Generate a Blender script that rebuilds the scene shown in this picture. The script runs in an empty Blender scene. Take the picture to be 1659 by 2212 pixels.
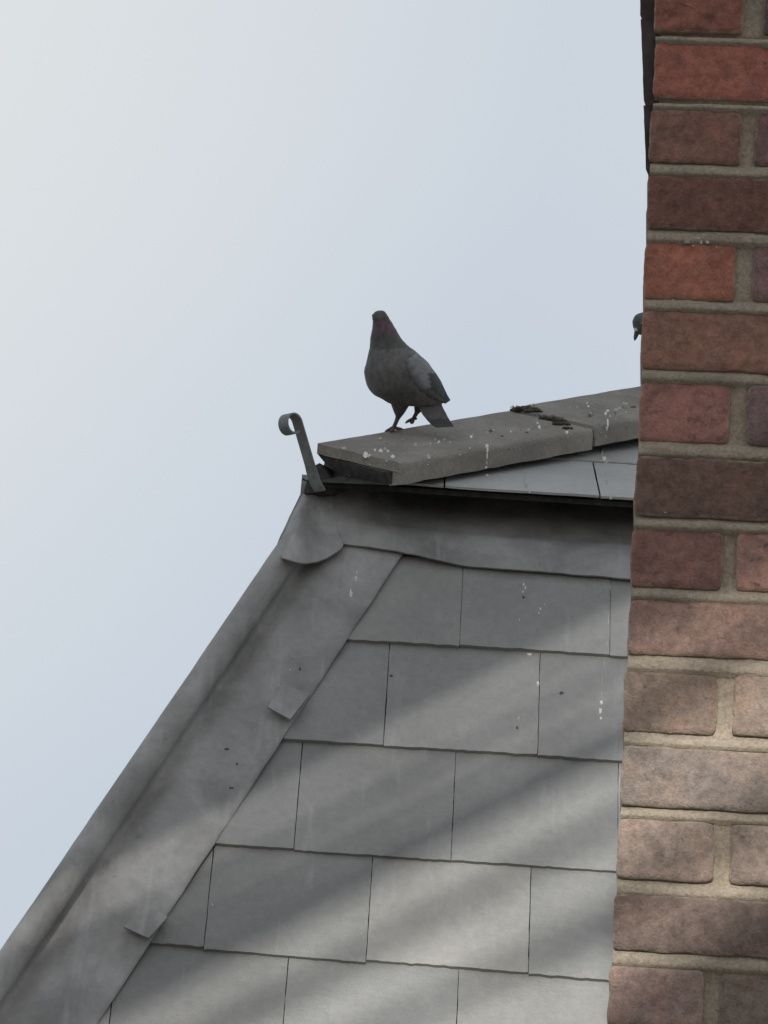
import bpy, bmesh, math, random
from mathutils import Vector, Matrix, noise
from mathutils.bvhtree import BVHTree
R = math.radians
random.seed(7)
C = bpy.context.scene.collection
S = bpy.context.scene

# ------------------------------------------------------------------ camera
CAM_LOC = Vector((0, 0, 4.0))
PITCH, ROLL, VFOV = R(14.0), R(3.8), R(16.4)
CAM_ROT = (Matrix.Rotation(R(90) + PITCH, 3, 'X') @ Matrix.Rotation(ROLL, 3, 'Z'))
cam_data = bpy.data.cameras.new('camera')
cam = bpy.data.objects.new('camera', cam_data)
C.objects.link(cam)
cam.location = CAM_LOC
cam.rotation_euler = CAM_ROT.to_euler()
cam_data.sensor_fit = 'VERTICAL'
cam_data.angle = VFOV
cam_data.clip_start = 0.05
cam_data.clip_end = 5000
S.camera = cam
S.render.resolution_x, S.render.resolution_y = 768, 1024

# ------------------------------------------------------------------ sky, sun, exposure
SUN_DIR = Vector((0.12, 1.0, -0.38)).normalized()          # the way the light travels
world = bpy.data.worlds.new('World')
S.world = world
world.use_nodes = True
wn, wl = world.node_tree.nodes, world.node_tree.links
wn.clear()
w_out = wn.new('ShaderNodeOutputWorld')
w_bg = wn.new('ShaderNodeBackground')
w_sky = wn.new('ShaderNodeTexSky')
w_sky.sky_type = 'NISHITA'
w_sky.sun_disc = False
w_sky.sun_elevation = math.asin(-SUN_DIR.z)
w_sky.sun_rotation = math.atan2(-SUN_DIR.x, -SUN_DIR.y)
w_sky.air_density, w_sky.dust_density, w_sky.ozone_density = 1.0, 4.0, 1.0
# thin, even cloud in front of the blue: a flat pale veil with slow variation
w_tc = wn.new('ShaderNodeTexCoord')
w_noise = wn.new('ShaderNodeTexNoise')
w_noise.inputs['Scale'].default_value = 3.2
w_noise.inputs['Detail'].default_value = 2.5
w_noise.inputs['Roughness'].default_value = 0.45
wl.new(w_tc.outputs['Generated'], w_noise.inputs['Vector'])
w_ramp = wn.new('ShaderNodeValToRGB')
w_ramp.color_ramp.elements[0].position, w_ramp.color_ramp.elements[1].position = 0.36, 0.64
w_ramp.color_ramp.elements[0].color = (5.95, 6.6, 7.45, 1)
w_ramp.color_ramp.elements[1].color = (6.55, 7.05, 7.65, 1)
wl.new(w_noise.outputs['Fac'], w_ramp.inputs['Fac'])
w_mix = wn.new('ShaderNodeMixRGB')
w_mix.inputs['Fac'].default_value = 0.90
wl.new(w_sky.outputs['Color'], w_mix.inputs['Color1'])
wl.new(w_ramp.outputs['Color'], w_mix.inputs['Color2'])
# the cloud thins towards the upper left, where it is whiter
w_dot = wn.new('ShaderNodeVectorMath')
w_dot.operation = 'DOT_PRODUCT'
w_dot.inputs[1].default_value = Vector((-0.25, 0.90, 0.37)).normalized()
wl.new(w_tc.outputs['Generated'], w_dot.inputs[0])
w_r2 = wn.new('ShaderNodeValToRGB')
w_r2.color_ramp.elements[0].position, w_r2.color_ramp.elements[0].color = 0.958, (0, 0, 0, 1)
w_r2.color_ramp.elements[1].position, w_r2.color_ramp.elements[1].color = 0.999, (1, 1, 1, 1)
wl.new(w_dot.outputs['Value'], w_r2.inputs['Fac'])
w_mix2 = wn.new('ShaderNodeMixRGB')
wl.new(w_r2.outputs['Color'], w_mix2.inputs['Fac'])
wl.new(w_mix.outputs['Color'], w_mix2.inputs['Color1'])
w_mix2.inputs['Color2'].default_value = (7.6, 7.85, 7.9, 1)
wl.new(w_mix2.outputs['Color'], w_bg.inputs['Color'])
w_bg.inputs['Strength'].default_value = 0.1
wl.new(w_bg.outputs['Background'], w_out.inputs['Surface'])

sun_data = bpy.data.lights.new('sun', 'SUN')
sun_data.energy = 4.0
sun_data.angle = R(0.65)
sun_data.color = (1.0, 0.985, 0.955)
sun = bpy.data.objects.new('sun', sun_data)
C.objects.link(sun)
sun.rotation_euler = SUN_DIR.to_track_quat('-Z', 'Y').to_euler()
sun.location = (-2, -6, 9)

S.view_settings.view_transform = 'Standard'
S.view_settings.look = 'None'
S.view_settings.exposure = 0.0
S.view_settings.gamma = 1.0

# ------------------------------------------------------------------ geometry helpers
FPX = 1106.0 / math.tan(VFOV / 2)                            # survey of the photograph: 1659 x 2212 measuring grid


def ray(px, py):
    return CAM_ROT @ Vector(((px - 829.5) / FPX, -(py - 1106.0) / FPX, -1.0))


def at_depth(px, py, d):
    return CAM_LOC + ray(px, py) * d


def on_plane(px, py, p0, n):
    r = ray(px, py)
    return CAM_LOC + r * ((p0 - CAM_LOC).dot(n) / r.dot(n))


def proj(p):
    v = CAM_ROT.transposed() @ (p - CAM_LOC)
    return (829.5 + v.x / -v.z * FPX, 1106.0 - v.y / -v.z * FPX, -v.z)


def mesh_obj(name, verts, faces, mats, parent=None, smooth=True, fmat=None, tint=None):
    me = bpy.data.meshes.new(name)
    me.from_pydata([tuple(v) for v in verts], [], faces)
    for m in (mats if isinstance(mats, (list, tuple)) else [mats]):
        me.materials.append(m)
    if fmat:
        me.polygons.foreach_set('material_index', fmat)
    if smooth:
        me.polygons.foreach_set('use_smooth', [True] * len(me.polygons))
    if tint is not None:
        a = me.attributes.new('tint', 'FLOAT_COLOR', 'POINT')
        flat = []
        for t in tint:
            flat.extend((t[0], t[1], t[2], t[3] if len(t) > 3 else 1.0))
        a.data.foreach_set('color', flat)
    me.update()
    o = bpy.data.objects.new(name, me)
    C.objects.link(o)
    if parent:
        o.parent = parent
        o.matrix_parent_inverse = Matrix.Translation(-parent.location)
    return o


def thing(name, label, cat, loc, group=None):
    o = bpy.data.objects.new(name, None)
    C.objects.link(o)
    o.location = loc
    o['label'] = label
    o['category'] = cat
    o['kind'] = 'thing'
    if group:
        o['group'] = group
    o.empty_display_size = 0.1
    return o


def recalc(o):
    bm = bmesh.new()
    bm.from_mesh(o.data)
    bmesh.ops.recalc_face_normals(bm, faces=bm.faces)
    bm.to_mesh(o.data)
    bm.free()


def autosmooth(o, deg=40):
    me = o.data
    bm = bmesh.new()
    bm.from_mesh(me)
    for e in bm.edges:
        if len(e.link_faces) == 2 and e.calc_face_angle(0) > R(deg):
            e.smooth = False
    bm.to_mesh(me)
    bm.free()


def fbm(p, octv=3):
    s, a, t = 0.0, 1.0, 0.0
    q = Vector(p)
    for _ in range(octv):
        s += a * noise.noise(q)
        t += a
        a *= 0.5
        q = q * 2.03 + Vector((3.1, 1.7, 5.3))
    return s / t


def lerp(a, b, t):
    return a + (b - a) * t


class Geo:
    def __init__(self):
        self.v, self.f, self.m, self.t = [], [], [], []

    def add(self, verts, faces, mat=0, tint=(1, 1, 1, 1)):
        b = len(self.v)
        self.v.extend(verts)
        self.f.extend([tuple(i + b for i in f) for f in faces])
        self.m.extend([mat] * len(faces))
        if isinstance(tint, list):
            self.t.extend(tint)
        else:
            self.t.extend([tint] * len(verts))

    def build(self, name, mats, parent=None, smooth=True, sharp=40, fix=True):
        o = mesh_obj(name, self.v, self.f, mats, parent, smooth, self.m, self.t)
        if fix:
            recalc(o)
        if smooth and sharp:
            autosmooth(o, sharp)
        return o


def grid_faces(nu, nv, base=0):
    return [(base + j * nu + i, base + j * nu + i + 1, base + (j + 1) * nu + i + 1, base + (j + 1) * nu + i)
            for j in range(nv - 1) for i in range(nu - 1)]


def slab(top_pts, nu, nv, depth_vec):
    """A closed slab: a grid of top points (row by row) and the same grid moved by depth_vec, joined round the rim."""
    n = nu * nv
    verts = list(top_pts) + [p + depth_vec for p in top_pts]
    faces = grid_faces(nu, nv)
    faces += [tuple(reversed([i + n for i in f])) for f in grid_faces(nu, nv)]
    rim = [i for i in range(nu)] + [j * nu + nu - 1 for j in range(1, nv)] + \
          [(nv - 1) * nu + i for i in range(nu - 2, -1, -1)] + [j * nu for j in range(nv - 2, 0, -1)]
    for a, b in zip(rim, rim[1:] + rim[:1]):
        faces.append((a, a + n, b + n, b))
    return verts, faces


def rings(ring_list, cap=True):
    n = len(ring_list[0])
    verts, faces = [], []
    for r_ in ring_list:
        verts.extend(r_)
    for k in range(len(ring_list) - 1):
        for i in range(n):
            a, b = k * n + i, k * n + (i + 1) % n
            faces.append((a, b, b + n, a + n))
    if cap:
        for k, rev in ((0, True), (len(ring_list) - 1, False)):
            c = sum(ring_list[k], Vector()) / n
            verts.append(c)
            ci = len(verts) - 1
            for i in range(n):
                a, b = k * n + i, k * n + (i + 1) % n
                faces.append((ci, b, a) if rev else (ci, a, b))
    return verts, faces


def tube(path, radii, n=10):
    out = []
    for i, p in enumerate(path):
        d = (path[min(i + 1, len(path) - 1)] - path[max(i - 1, 0)]).normalized()
        u = d.cross(Vector((0.31, 0.2, 0.93))).normalized()
        w = d.cross(u)
        out.append([p + (u * math.cos(2 * math.pi * k / n) + w * math.sin(2 * math.pi * k / n)) * radii[i] for k in range(n)])
    return rings(out)


# ------------------------------------------------------------------ materials
def new_mat(name):
    m = bpy.data.materials.new(name)
    m.use_nodes = True
    nt = m.node_tree
    b = nt.nodes['Principled BSDF']
    return m, nt, b


def nnode(nt, kind, **kw):
    n = nt.nodes.new(kind)
    for k, v in kw.items():
        if k in n.inputs:
            n.inputs[k].default_value = v
        else:
            setattr(n, k, v)
    return n


def noise_tex(nt, scale, detail=4, rough=0.55, vec=None, dist=0.0):
    n = nnode(nt, 'ShaderNodeTexNoise', Scale=scale, Detail=detail, Roughness=rough, Distortion=dist)
    if vec is not None:
        nt.links.new(vec, n.inputs['Vector'])
    return n.outputs['Fac']


def ramp(nt, fac, stops):
    r_ = nt.nodes.new('ShaderNodeValToRGB')
    el = r_.color_ramp.elements
    while len(el) < len(stops):
        el.new(0.5)
    for e, (p, c) in zip(el, stops):
        e.position = p
        e.color = (c, c, c, 1) if isinstance(c, (int, float)) else (*c, 1)
    nt.links.new(fac, r_.inputs['Fac'])
    return r_.outputs['Color']


def mix(nt, fac, a, b, mode='MIX'):
    m = nt.nodes.new('ShaderNodeMixRGB')
    m.blend_type = mode
    for sock, v in (('Fac', fac), ('Color1', a), ('Color2', b)):
        if isinstance(v, (int, float)):
            m.inputs[sock].default_value = v if sock == 'Fac' else (v, v, v, 1)
        elif isinstance(v, tuple):
            m.inputs[sock].default_value = (*v, 1)
        else:
            nt.links.new(v, m.inputs[sock])
    return m.outputs['Color']


def coords(nt, scale=(1, 1, 1), rot=(0, 0, 0)):
    g = nt.nodes.new('ShaderNodeNewGeometry')
    mp = nt.nodes.new('ShaderNodeMapping')
    mp.inputs['Scale'].default_value = scale
    mp.inputs['Rotation'].default_value = rot
    nt.links.new(g.outputs['Position'], mp.inputs['Vector'])
    return mp.outputs['Vector']


def tint_attr(nt):
    a = nt.nodes.new('ShaderNodeAttribute')
    a.attribute_name = 'tint'
    return a


def bump(nt, b, height, strength, dist):
    bp = nt.nodes.new('ShaderNodeBump')
    bp.inputs['Strength'].default_value = strength
    bp.inputs['Distance'].default_value = dist
    nt.links.new(height, bp.inputs['Height'])
    nt.links.new(bp.outputs['Normal'], b.inputs['Normal'])


def mat_slate():
    m, nt, b = new_mat('slate')
    t = tint_attr(nt)
    co = coords(nt)
    big = noise_tex(nt, 5.0, 4, 0.6, co)
    fine = noise_tex(nt, 60.0, 5, 0.65, co)
    streak = noise_tex(nt, 1.0, 4, 0.6, coords(nt, (26, 4, 5)))
    col = mix(nt, 1.0, (0.228, 0.222, 0.205), t.outputs['Color'], 'MULTIPLY')
    col = mix(nt, 0.8, col, ramp(nt, big, [(0.3, 0.84), (0.7, 1.13)]), 'MULTIPLY')
    col = mix(nt, 0.55, col, ramp(nt, fine, [(0.3, 0.84), (0.7, 1.15)]), 'MULTIPLY')
    pale = ramp(nt, streak, [(0.62, 0.0), (0.78, 0.42)])
    col = mix(nt, pale, col, (0.33, 0.335, 0.335))
    nt.links.new(col, b.inputs['Base Color'])
    b.inputs['Roughness'].default_value = 0.5
    b.inputs['Specular IOR Level'].default_value = 0.45
    h = mix(nt, 0.5, noise_tex(nt, 38, 5, 0.6, coords(nt, (0.55, 1.6, 1.6)), 0.6), noise_tex(nt, 190, 3, 0.6, co))
    bump(nt, b, h, 0.6, 0.005)
    return m


def mat_lead(name='lead', base=(0.275, 0.266, 0.252), k=1.0):
    m, nt, b = new_mat(name)
    co = coords(nt)
    big = noise_tex(nt, 6.5, 5, 0.6, co, 0.4)
    fine = noise_tex(nt, 70.0, 4, 0.6, co)
    streak = noise_tex(nt, 1.0, 4, 0.6, coords(nt, (34, 3, 3.5)))
    spots = noise_tex(nt, 19.0, 3, 0.5, co)
    col = mix(nt, 0.9, base, ramp(nt, big, [(0.30, 0.56), (0.70, 1.30)]), 'MULTIPLY')
    col = mix(nt, 0.5, col, ramp(nt, fine, [(0.3, 0.86), (0.7, 1.14)]), 'MULTIPLY')
    col = mix(nt, ramp(nt, streak, [(0.56, 0.0), (0.78, 0.5)]), col, (0.40, 0.40, 0.40))
    col = mix(nt, ramp(nt, spots, [(0.70, 0.0), (0.76, 0.5)]), col, (0.10, 0.10, 0.10))
    nt.links.new(col, b.inputs['Base Color'])
    b.inputs['Roughness'].default_value = 0.6
    b.inputs['Metallic'].default_value = 0.0
    b.inputs['Specular IOR Level'].default_value = 0.4
    bump(nt, b, mix(nt, 0.7, noise_tex(nt, 120, 3, 0.5, co), noise_tex(nt, 14, 3, 0.5, co)), 0.45, 0.008)
    return m


def mat_concrete():
    m, nt, b = new_mat('hip_tile_concrete')
    co = coords(nt)
    big = noise_tex(nt, 9, 5, 0.6, co)
    fine = noise_tex(nt, 130, 4, 0.7, co)
    col = mix(nt, 0.9, (0.225, 0.205, 0.178), ramp(nt, big, [(0.3, 0.72), (0.72, 1.22)]), 'MULTIPLY')
    col = mix(nt, 0.6, col, ramp(nt, fine, [(0.3, 0.72), (0.7, 1.25)]), 'MULTIPLY')
    lich = noise_tex(nt, 33, 4, 0.6, co)
    col = mix(nt, ramp(nt, lich, [(0.66, 0.0), (0.74, 0.5)]), col, (0.34, 0.33, 0.29))
    col = mix(nt, ramp(nt, noise_tex(nt, 27, 4, 0.6, coords(nt, (1.1, 1, 0.9))), [(0.66, 0.0), (0.73, 0.6)]), col, (0.09, 0.082, 0.07))
    nt.links.new(col, b.inputs['Base Color'])
    b.inputs['Roughness'].default_value = 0.9
    b.inputs['Specular IOR Level'].default_value = 0.2
    bump(nt, b, fine, 0.5, 0.003)
    return m


def mat_brick():
    m, nt, b = new_mat('brick')
    t = tint_attr(nt)
    co = coords(nt)
    big = noise_tex(nt, 26, 5, 0.62, co, 0.5)
    mid = noise_tex(nt, 90, 5, 0.68, co, 0.3)
    fine = noise_tex(nt, 330, 3, 0.65, co)
    col = mix(nt, 0.65, t.outputs['Color'], ramp(nt, big, [(0.28, (0.58, 0.60, 0.64)), (0.50, (1.0, 1.0, 1.0)), (0.72, (1.3, 1.12, 1.02))]), 'MULTIPLY')
    col = mix(nt, 0.8, col, ramp(nt, mid, [(0.3, 0.62), (0.7, 1.32)]), 'MULTIPLY')
    col = mix(nt, 0.55, col, ramp(nt, fine, [(0.3, 0.72), (0.7, 1.25)]), 'MULTIPLY')
    dark = noise_tex(nt, 41, 4, 0.6, coords(nt, (1, 1, 1.3)), 0.8)
    col = mix(nt, ramp(nt, dark, [(0.63, 0.0), (0.74, 0.7)]), col, (0.062, 0.05, 0.05))
    # mortar rubbed over the arrises (alpha of the tint falls towards a brick's own edge)
    smear_n = noise_tex(nt, 75, 4, 0.65, co)
    sm = nt.nodes.new('ShaderNodeMath')
    sm.operation = 'SUBTRACT'
    nt.links.new(smear_n, sm.inputs[0])
    nt.links.new(t.outputs['Alpha'], sm.inputs[1])
    col = mix(nt, ramp(nt, sm.outputs[0], [(0.06, 0.0), (0.50, 0.7)]), col, (0.40, 0.345, 0.265))
    fleck = noise_tex(nt, 120, 2, 0.5, coords(nt, (0.8, 1, 1.3)))
    col = mix(nt, ramp(nt, fleck, [(0.76, 0.0), (0.86, 0.5)]), col, (0.45, 0.40, 0.35))
    nt.links.new(col, b.inputs['Base Color'])
    b.inputs['Roughness'].default_value = 0.92
    b.inputs['Specular IOR Level'].default_value = 0.15
    h = mix(nt, 0.62, mid, fine)
    bump(nt, b, h, 0.85, 0.0045)
    return m


def mat_mortar():
    m, nt, b = new_mat('mortar')
    co = coords(nt)
    big = noise_tex(nt, 22, 4, 0.6, co)
    fine = noise_tex(nt, 240, 4, 0.7, co)
    col = mix(nt, big, (0.275, 0.228, 0.176), (0.43, 0.352, 0.265))
    col = mix(nt, 0.8, col, ramp(nt, fine, [(0.3, 0.62), (0.72, 1.35)]), 'MULTIPLY')
    moss = noise_tex(nt, 16, 4, 0.6, coords(nt, (1, 1, 2)))
    col = mix(nt, ramp(nt, moss, [(0.55, 0.0), (0.75, 0.5)]), col, (0.15, 0.15, 0.105))
    nt.links.new(col, b.inputs['Base Color'])
    b.inputs['Roughness'].default_value = 0.95
    b.inputs['Specular IOR Level'].default_value = 0.1
    bump(nt, b, fine, 0.8, 0.004)
    return m


def mat_plain(name, col, rough=0.7, spec=0.3, nscale=60, var=0.35, bumps=0.3, metal=0.0):
    m, nt, b = new_mat(name)
    co = coords(nt)
    n1 = noise_tex(nt, nscale, 5, 0.6, co)
    c = mix(nt, 1.0, tuple(col), ramp(nt, n1, [(0.3, 1 - var), (0.7, 1 + var)]), 'MULTIPLY')
    nt.links.new(c, b.inputs['Base Color'])
    b.inputs['Roughness'].default_value = rough
    b.inputs['Specular IOR Level'].default_value = spec
    b.inputs['Metallic'].default_value = metal
    bump(nt, b, n1, bumps, 0.003)
    return m


def mat_feather():
    m, nt, b = new_mat('feather')
    t = tint_attr(nt)
    co = coords(nt)
    n1 = noise_tex(nt, 95, 4, 0.6, coords(nt, (1, 1, 0.55)))
    n2 = noise_tex(nt, 420, 3, 0.6, co)
    c = mix(nt, 1.0, t.outputs['Color'], (0.86, 0.84, 0.82), 'MULTIPLY')
    c = mix(nt, 0.9, c, ramp(nt, n1, [(0.3, 0.68), (0.7, 1.32)]), 'MULTIPLY')
    c = mix(nt, 0.6, c, ramp(nt, n2, [(0.3, 0.8), (0.7, 1.2)]), 'MULTIPLY')
    nt.links.new(c, b.inputs['Base Color'])
    b.inputs['Roughness'].default_value = 0.7
    b.inputs['Specular IOR Level'].default_value = 0.25
    b.inputs['Sheen Weight'].default_value = 0.15
    bump(nt, b, mix(nt, 0.5, n1, n2), 0.5, 0.003)
    return m


M_SLATE, M_LEAD, M_CONC = mat_slate(), mat_lead(), mat_concrete()
M_BRICK, M_MORTAR, M_FEATHER = mat_brick(), mat_mortar(), mat_feather()
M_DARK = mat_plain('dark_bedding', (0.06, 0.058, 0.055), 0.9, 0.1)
M_BOARD = mat_plain('roof_boarding', (0.24, 0.23, 0.22), 0.9, 0.1)
M_IRON = mat_plain('weathered_iron', (0.175, 0.185, 0.18), 0.55, 0.4, 45, 0.25, 0.2)

# rust showing through on the iron
_nt = M_IRON.node_tree
_b = _nt.nodes['Principled BSDF']
_old = _b.inputs['Base Color'].links[0].from_socket
_r = ramp(_nt, noise_tex(_nt, 85, 4, 0.65, coords(_nt)), [(0.54, 0.0), (0.68, 0.6)])
_nt.links.new(mix(_nt, _r, _old, (0.13, 0.085, 0.06)), _b.inputs['Base Color'])
M_HUNG = mat_plain('hung_slate', (0.055, 0.043, 0.040), 0.8, 0.2, 40, 0.4)
M_LEG = mat_plain('bird_leg', (0.10, 0.075, 0.068), 0.6, 0.3, 200, 0.3)
M_BEAK = mat_plain('bird_beak', (0.07, 0.068, 0.066), 0.5, 0.4, 200, 0.2)
M_CERE = mat_plain('bird_cere', (0.55, 0.53, 0.5), 0.7, 0.2, 200, 0.2)
M_EYE = mat_plain('bird_eye', (0.25, 0.06, 0.015), 0.2, 0.6, 50, 0.1, 0.0)
M_GUANO = mat_plain('dropping_white', (0.62, 0.60, 0.54), 0.85, 0.2, 260, 0.3, 0.5)
M_GUANO2 = mat_plain('dropping_grey', (0.36, 0.345, 0.31), 0.9, 0.2, 200, 0.3, 0.5)
M_GUANO3 = mat_plain('dropping_brown', (0.10, 0.075, 0.05), 0.9, 0.2, 200, 0.4, 0.5)
M_MOSS = mat_plain('moss', (0.085, 0.078, 0.062), 0.95, 0.05, 90, 0.5, 0.8)
M_RENDER = mat_plain('render_wall', (0.42, 0.40, 0.37), 0.9, 0.1, 12, 0.12)
M_GROUND = mat_plain('ground_paving', (0.16, 0.155, 0.148), 0.95, 0.1, 4, 0.25)
M_BLOCKER = mat_plain('pale_blocker', (0.72, 0.71, 0.68), 0.8, 0.2, 15, 0.3)  # for the added light blocker, pale so that it bounces light

# ------------------------------------------------------------------ reference planes of the roof
SL = R(64.6)                                                 # steep lower slope
F0 = at_depth(1000, 1245, 7.1)
FX, FU = Vector((1, 0, 0)), Vector((0, math.cos(SL), math.sin(SL)))
FN = Vector((0, -math.sin(SL), math.cos(SL)))


def onF(px, py, off=0.0):
    return on_plane(px, py, F0 + FN * off, FN)


def Fab(p):
    return ((p - F0).dot(FX), (p - F0).dot(FU))


def Fpt(a, b, off=0.0):
    return F0 + FX * a + FU * b + FN * off


OVER = 0.10                                                  # eaves of the shallow upper slope stand this far proud
E_ = on_plane(1000, 1061, F0 + Vector((0, -OVER, 0)), FN)
YE, ZE = E_.y, E_.z
EC = on_plane(668, 1040, Vector((0, YE, 0)), Vector((0, 1, 0)))   # eaves corner
XC = EC.x
UP = R(27.5)
UU = Vector((0, math.cos(UP), math.sin(UP)))
UN = Vector((0, -math.sin(UP), math.cos(UP)))
U0 = Vector((XC, YE, ZE))
HIPD = Vector((1, 1, math.tan(UP))).normalized()
WINGD = Vector((0.746, -0.592, -0.302)).normalized()         # across the near wing, away from the apex
APEX = at_depth(686, 959, (YE + 0.03) / ray(686, 959).y)     # apex of the hip tiles at their lower end

H1 = onF(616, 1190, 0.012)
H2 = onF(26, 2060, 0.012)
HD = (H2 - H1).normalized()                                  # down the lead hip
LN = HD.cross(Vector((0, 1, 0))).normalized()                # outward normal of the left lower slope
if LN.x > 0:
    LN = -LN
X_RIGHT = 1.9


def slate_quad(g, p00, ex, eu, en, w, ln, k, nu, nv, tint, off_b=0.024, slope=0.044, th=0.011, seed=0.0, clip=None):
    """one slate: lower left corner p00, width w, length ln up the slope; its tail stands proud of the row below."""
    pts = []
    for j in range(nv):
        for i in range(nu):
            fu, fv = i / (nu - 1), j / (nv - 1)
            x, y = fu * w, fv * ln
            q = Vector((x * 9 + seed, y * 9, seed * 1.7))
            if j == 0:
                y += 0.0018 * fbm(Vector((x * 40 + seed, seed, 0)), 3) + 0.0022 * fbm(Vector((x * 130 + seed, seed, 5)), 2)
            if i in (0, nu - 1):
                x += 0.0013 * fbm(Vector((seed + i, y * 45, 3)), 3)
            o = off_b - slope * y + 0.0022 * fbm(q, 2) + 0.0008 * fbm(q * 7, 2)
            if j == 0:
                o -= 0.0018
            p = p00 + ex * x + eu * y + en * o
            if clip:
                p = clip(p)
            pts.append(p)
    v, f = slab(pts, nu, nv, en * -th)
    g.add(v, f, 0, tint)


def slate_tint():
    k = random.uniform(0.83, 1.10)
    c = random.uniform(-0.015, 0.015)
    return (k * (1 + c), k, k * (1 - c + 0.01), 1)


# ------------------------------------------------------------------ the house roof
roof = thing('slate_roof', 'grey slate mansard roof with lead hip and concrete hip tiles, beside the brick wall', 'roof', (0.3, 8.0, 0.0))

# lower slates, laid out from the survey of the photograph
rows_px = [((735, 1380), (1345, 1418), [997, 1318]), ((600, 1598), (1340, 1645), [834, 1164]),
           ((470, 1825), (1335, 1880), [642, 979]), ((325, 2040), (1320, 2118), [448, 797, 1144])]
gS = Geo()
b_lines = []
for (p, q, perps) in rows_px:
    a0, b0 = Fab(onF(*p, 0.019))
    a1, b1 = Fab(onF(*q, 0.019))
    ys = (p[1] + q[1]) / 2 - 105
    b_lines.append((a0, b0, a1, b1, [Fab(onF(x, ys, 0.012))[0] for x in perps]))
gauge = (b_lines[0][1] + b_lines[0][3] - b_lines[3][1] - b_lines[3][3]) / 6
SW = 0.312
for extra in range(3):
    a0, b0, a1, b1, pp = b_lines[-1]
    b_lines.append((a0, b0 - gauge, a1, b1 - gauge, [pp[0] + SW / 2]))
for ri, (a0, b0, a1, b1, perps) in enumerate(b_lines):
    tl = (b1 - b0) / (a1 - a0)
    xs = list(perps)
    while xs[0] > -2.2:
        xs.insert(0, xs[0] - SW)
    while xs[-1] < X_RIGHT:
        xs.append(xs[-1] + SW)
    prev = b_lines[ri - 1] if ri else None
    for si, (xa, xb) in enumerate(zip(xs, xs[1:])):
        gap = random.uniform(0.0003, 0.0010)
        bb = b0 + tl * (xa - a0) + random.uniform(-0.002, 0.002)
        ln = (gauge + 0.04) if ri else gauge * 0.9
        # slates left of the hip line are cut there
        hx = H1.x + HD.x * ((Fpt(0, bb + ln / 2).z - H1.z) / HD.z)
        if xb < hx - 0.05:
            continue
        tw = random.uniform(-0.006, 0.006)
        ex = (FX + FU * (tl + tw)).normalized()

        def clip(p):
            z_x = H1.x + HD.x * ((p.z - H1.z) / HD.z) + 0.085
            return Vector((max(p.x, z_x), p.y, p.z))
        slate_quad(gS, Fpt(xa + gap, bb), ex, FU, FN, xb - xa - 2 * gap, ln, 0, 30, 16, slate_tint(), seed=ri * 13.7 + si * 3.1, clip=clip)
lower = gS.build('lower_slates', [M_SLATE], roof, sharp=50)

# boarding right under the slates and the walls below
gB = Geo()
zb = b_lines[-1][1] - 0.02
deck = []
BZ = Fpt(0, zb).z
TOPB = 0.09
xl_b = H1.x + HD.x * ((Fpt(0, zb).z - H1.z) / HD.z)
xl_t = H1.x + HD.x * ((Fpt(0, TOPB).z - H1.z) / HD.z)
dk = [Fpt(xl_b, zb, -0.003), Fpt(X_RIGHT, zb, -0.003), Fpt(X_RIGHT, TOPB, -0.003), Fpt(xl_t, TOPB, -0.003)]
bk = 2.6
dk2 = [Vector((p.x, dk[0].y + bk, p.z)) for p in (dk[0], dk[3])]
gB.add(dk, [(0, 1, 2, 3)])
gB.add([dk[0], dk[3], dk2[1], dk2[0]], [(0, 1, 2, 3)])
gB.build('roof_boarding', [M_BOARD], roof, smooth=False)
gW = Geo()
x0, x1, y0, y1 = xl_b + 0.12, X_RIGHT, dk[0].y + 0.12, dk[0].y + bk
vs = [Vector((x, y, z)) for z in (0, BZ + 0.02) for (x, y) in ((x0, y0), (x1, y0), (x1, y1), (x0, y1))]
gW.add(vs, [(0, 1, 5, 4), (1, 2, 6, 5), (2, 3, 7, 6), (3, 0, 4, 7), (4, 5, 6, 7)])
gW.build('wall', [M_RENDER], roof, smooth=False)

# slates of the left slope, which falls away behind the hip
gL = Geo()
LU = (LN.cross(Vector((0, 1, 0)))).normalized()
if LU.z < 0:
    LU = -LU
ly = Vector((0, 1, 0))
for ri in range(7):
    for si in range(8):
        base = H1 + ly * (si * SW - 0.4 + (ri % 2) * SW / 2) - LU * (0.20 + gauge * ri)

        def clipl(p):
            yy = H1.y + HD.y * ((p.z - H1.z) / HD.z) + 0.012
            return Vector((p.x, max(p.y, yy), p.z))
        slate_quad(gL, base + ly * 0.002 - LN * 0.02, ly, LU, LN, SW - 0.004, gauge + 0.04, 0, 6, 5, slate_tint(), seed=ri * 7 + si, clip=clipl)
gL.build('side_slates', [M_SLATE], roof, sharp=50)

# upper shallow slope: front and left
gU = Geo()
UG = 0.325
for ri in range(5):
    off = Fab(onF(1288, 1050))[0] + F0.x - (0 if ri % 2 == 0 else SW / 2)
    for si in range(-6, 7):
        xa = off + si * SW
        if xa + SW < XC + ri * UG * 0.9 or xa > X_RIGHT:
            continue
        p00 = Vector((xa + 0.0018, YE, ZE)) + UU * (ri * UG - 0.004 + random.uniform(-0.003, 0.003))

        def clipu(p):
            return Vector((max(p.x, XC + (p.y - YE) + 0.004, XC + 0.105), p.y, p.z))
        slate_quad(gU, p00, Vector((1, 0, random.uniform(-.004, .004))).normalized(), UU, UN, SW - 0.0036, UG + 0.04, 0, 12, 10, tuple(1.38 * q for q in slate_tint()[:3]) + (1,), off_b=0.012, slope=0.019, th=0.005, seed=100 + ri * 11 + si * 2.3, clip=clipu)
ULN = Vector((-math.sin(UP), 0, math.cos(UP)))
ULU = Vector((math.cos(UP), 0, math.sin(UP)))
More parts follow.
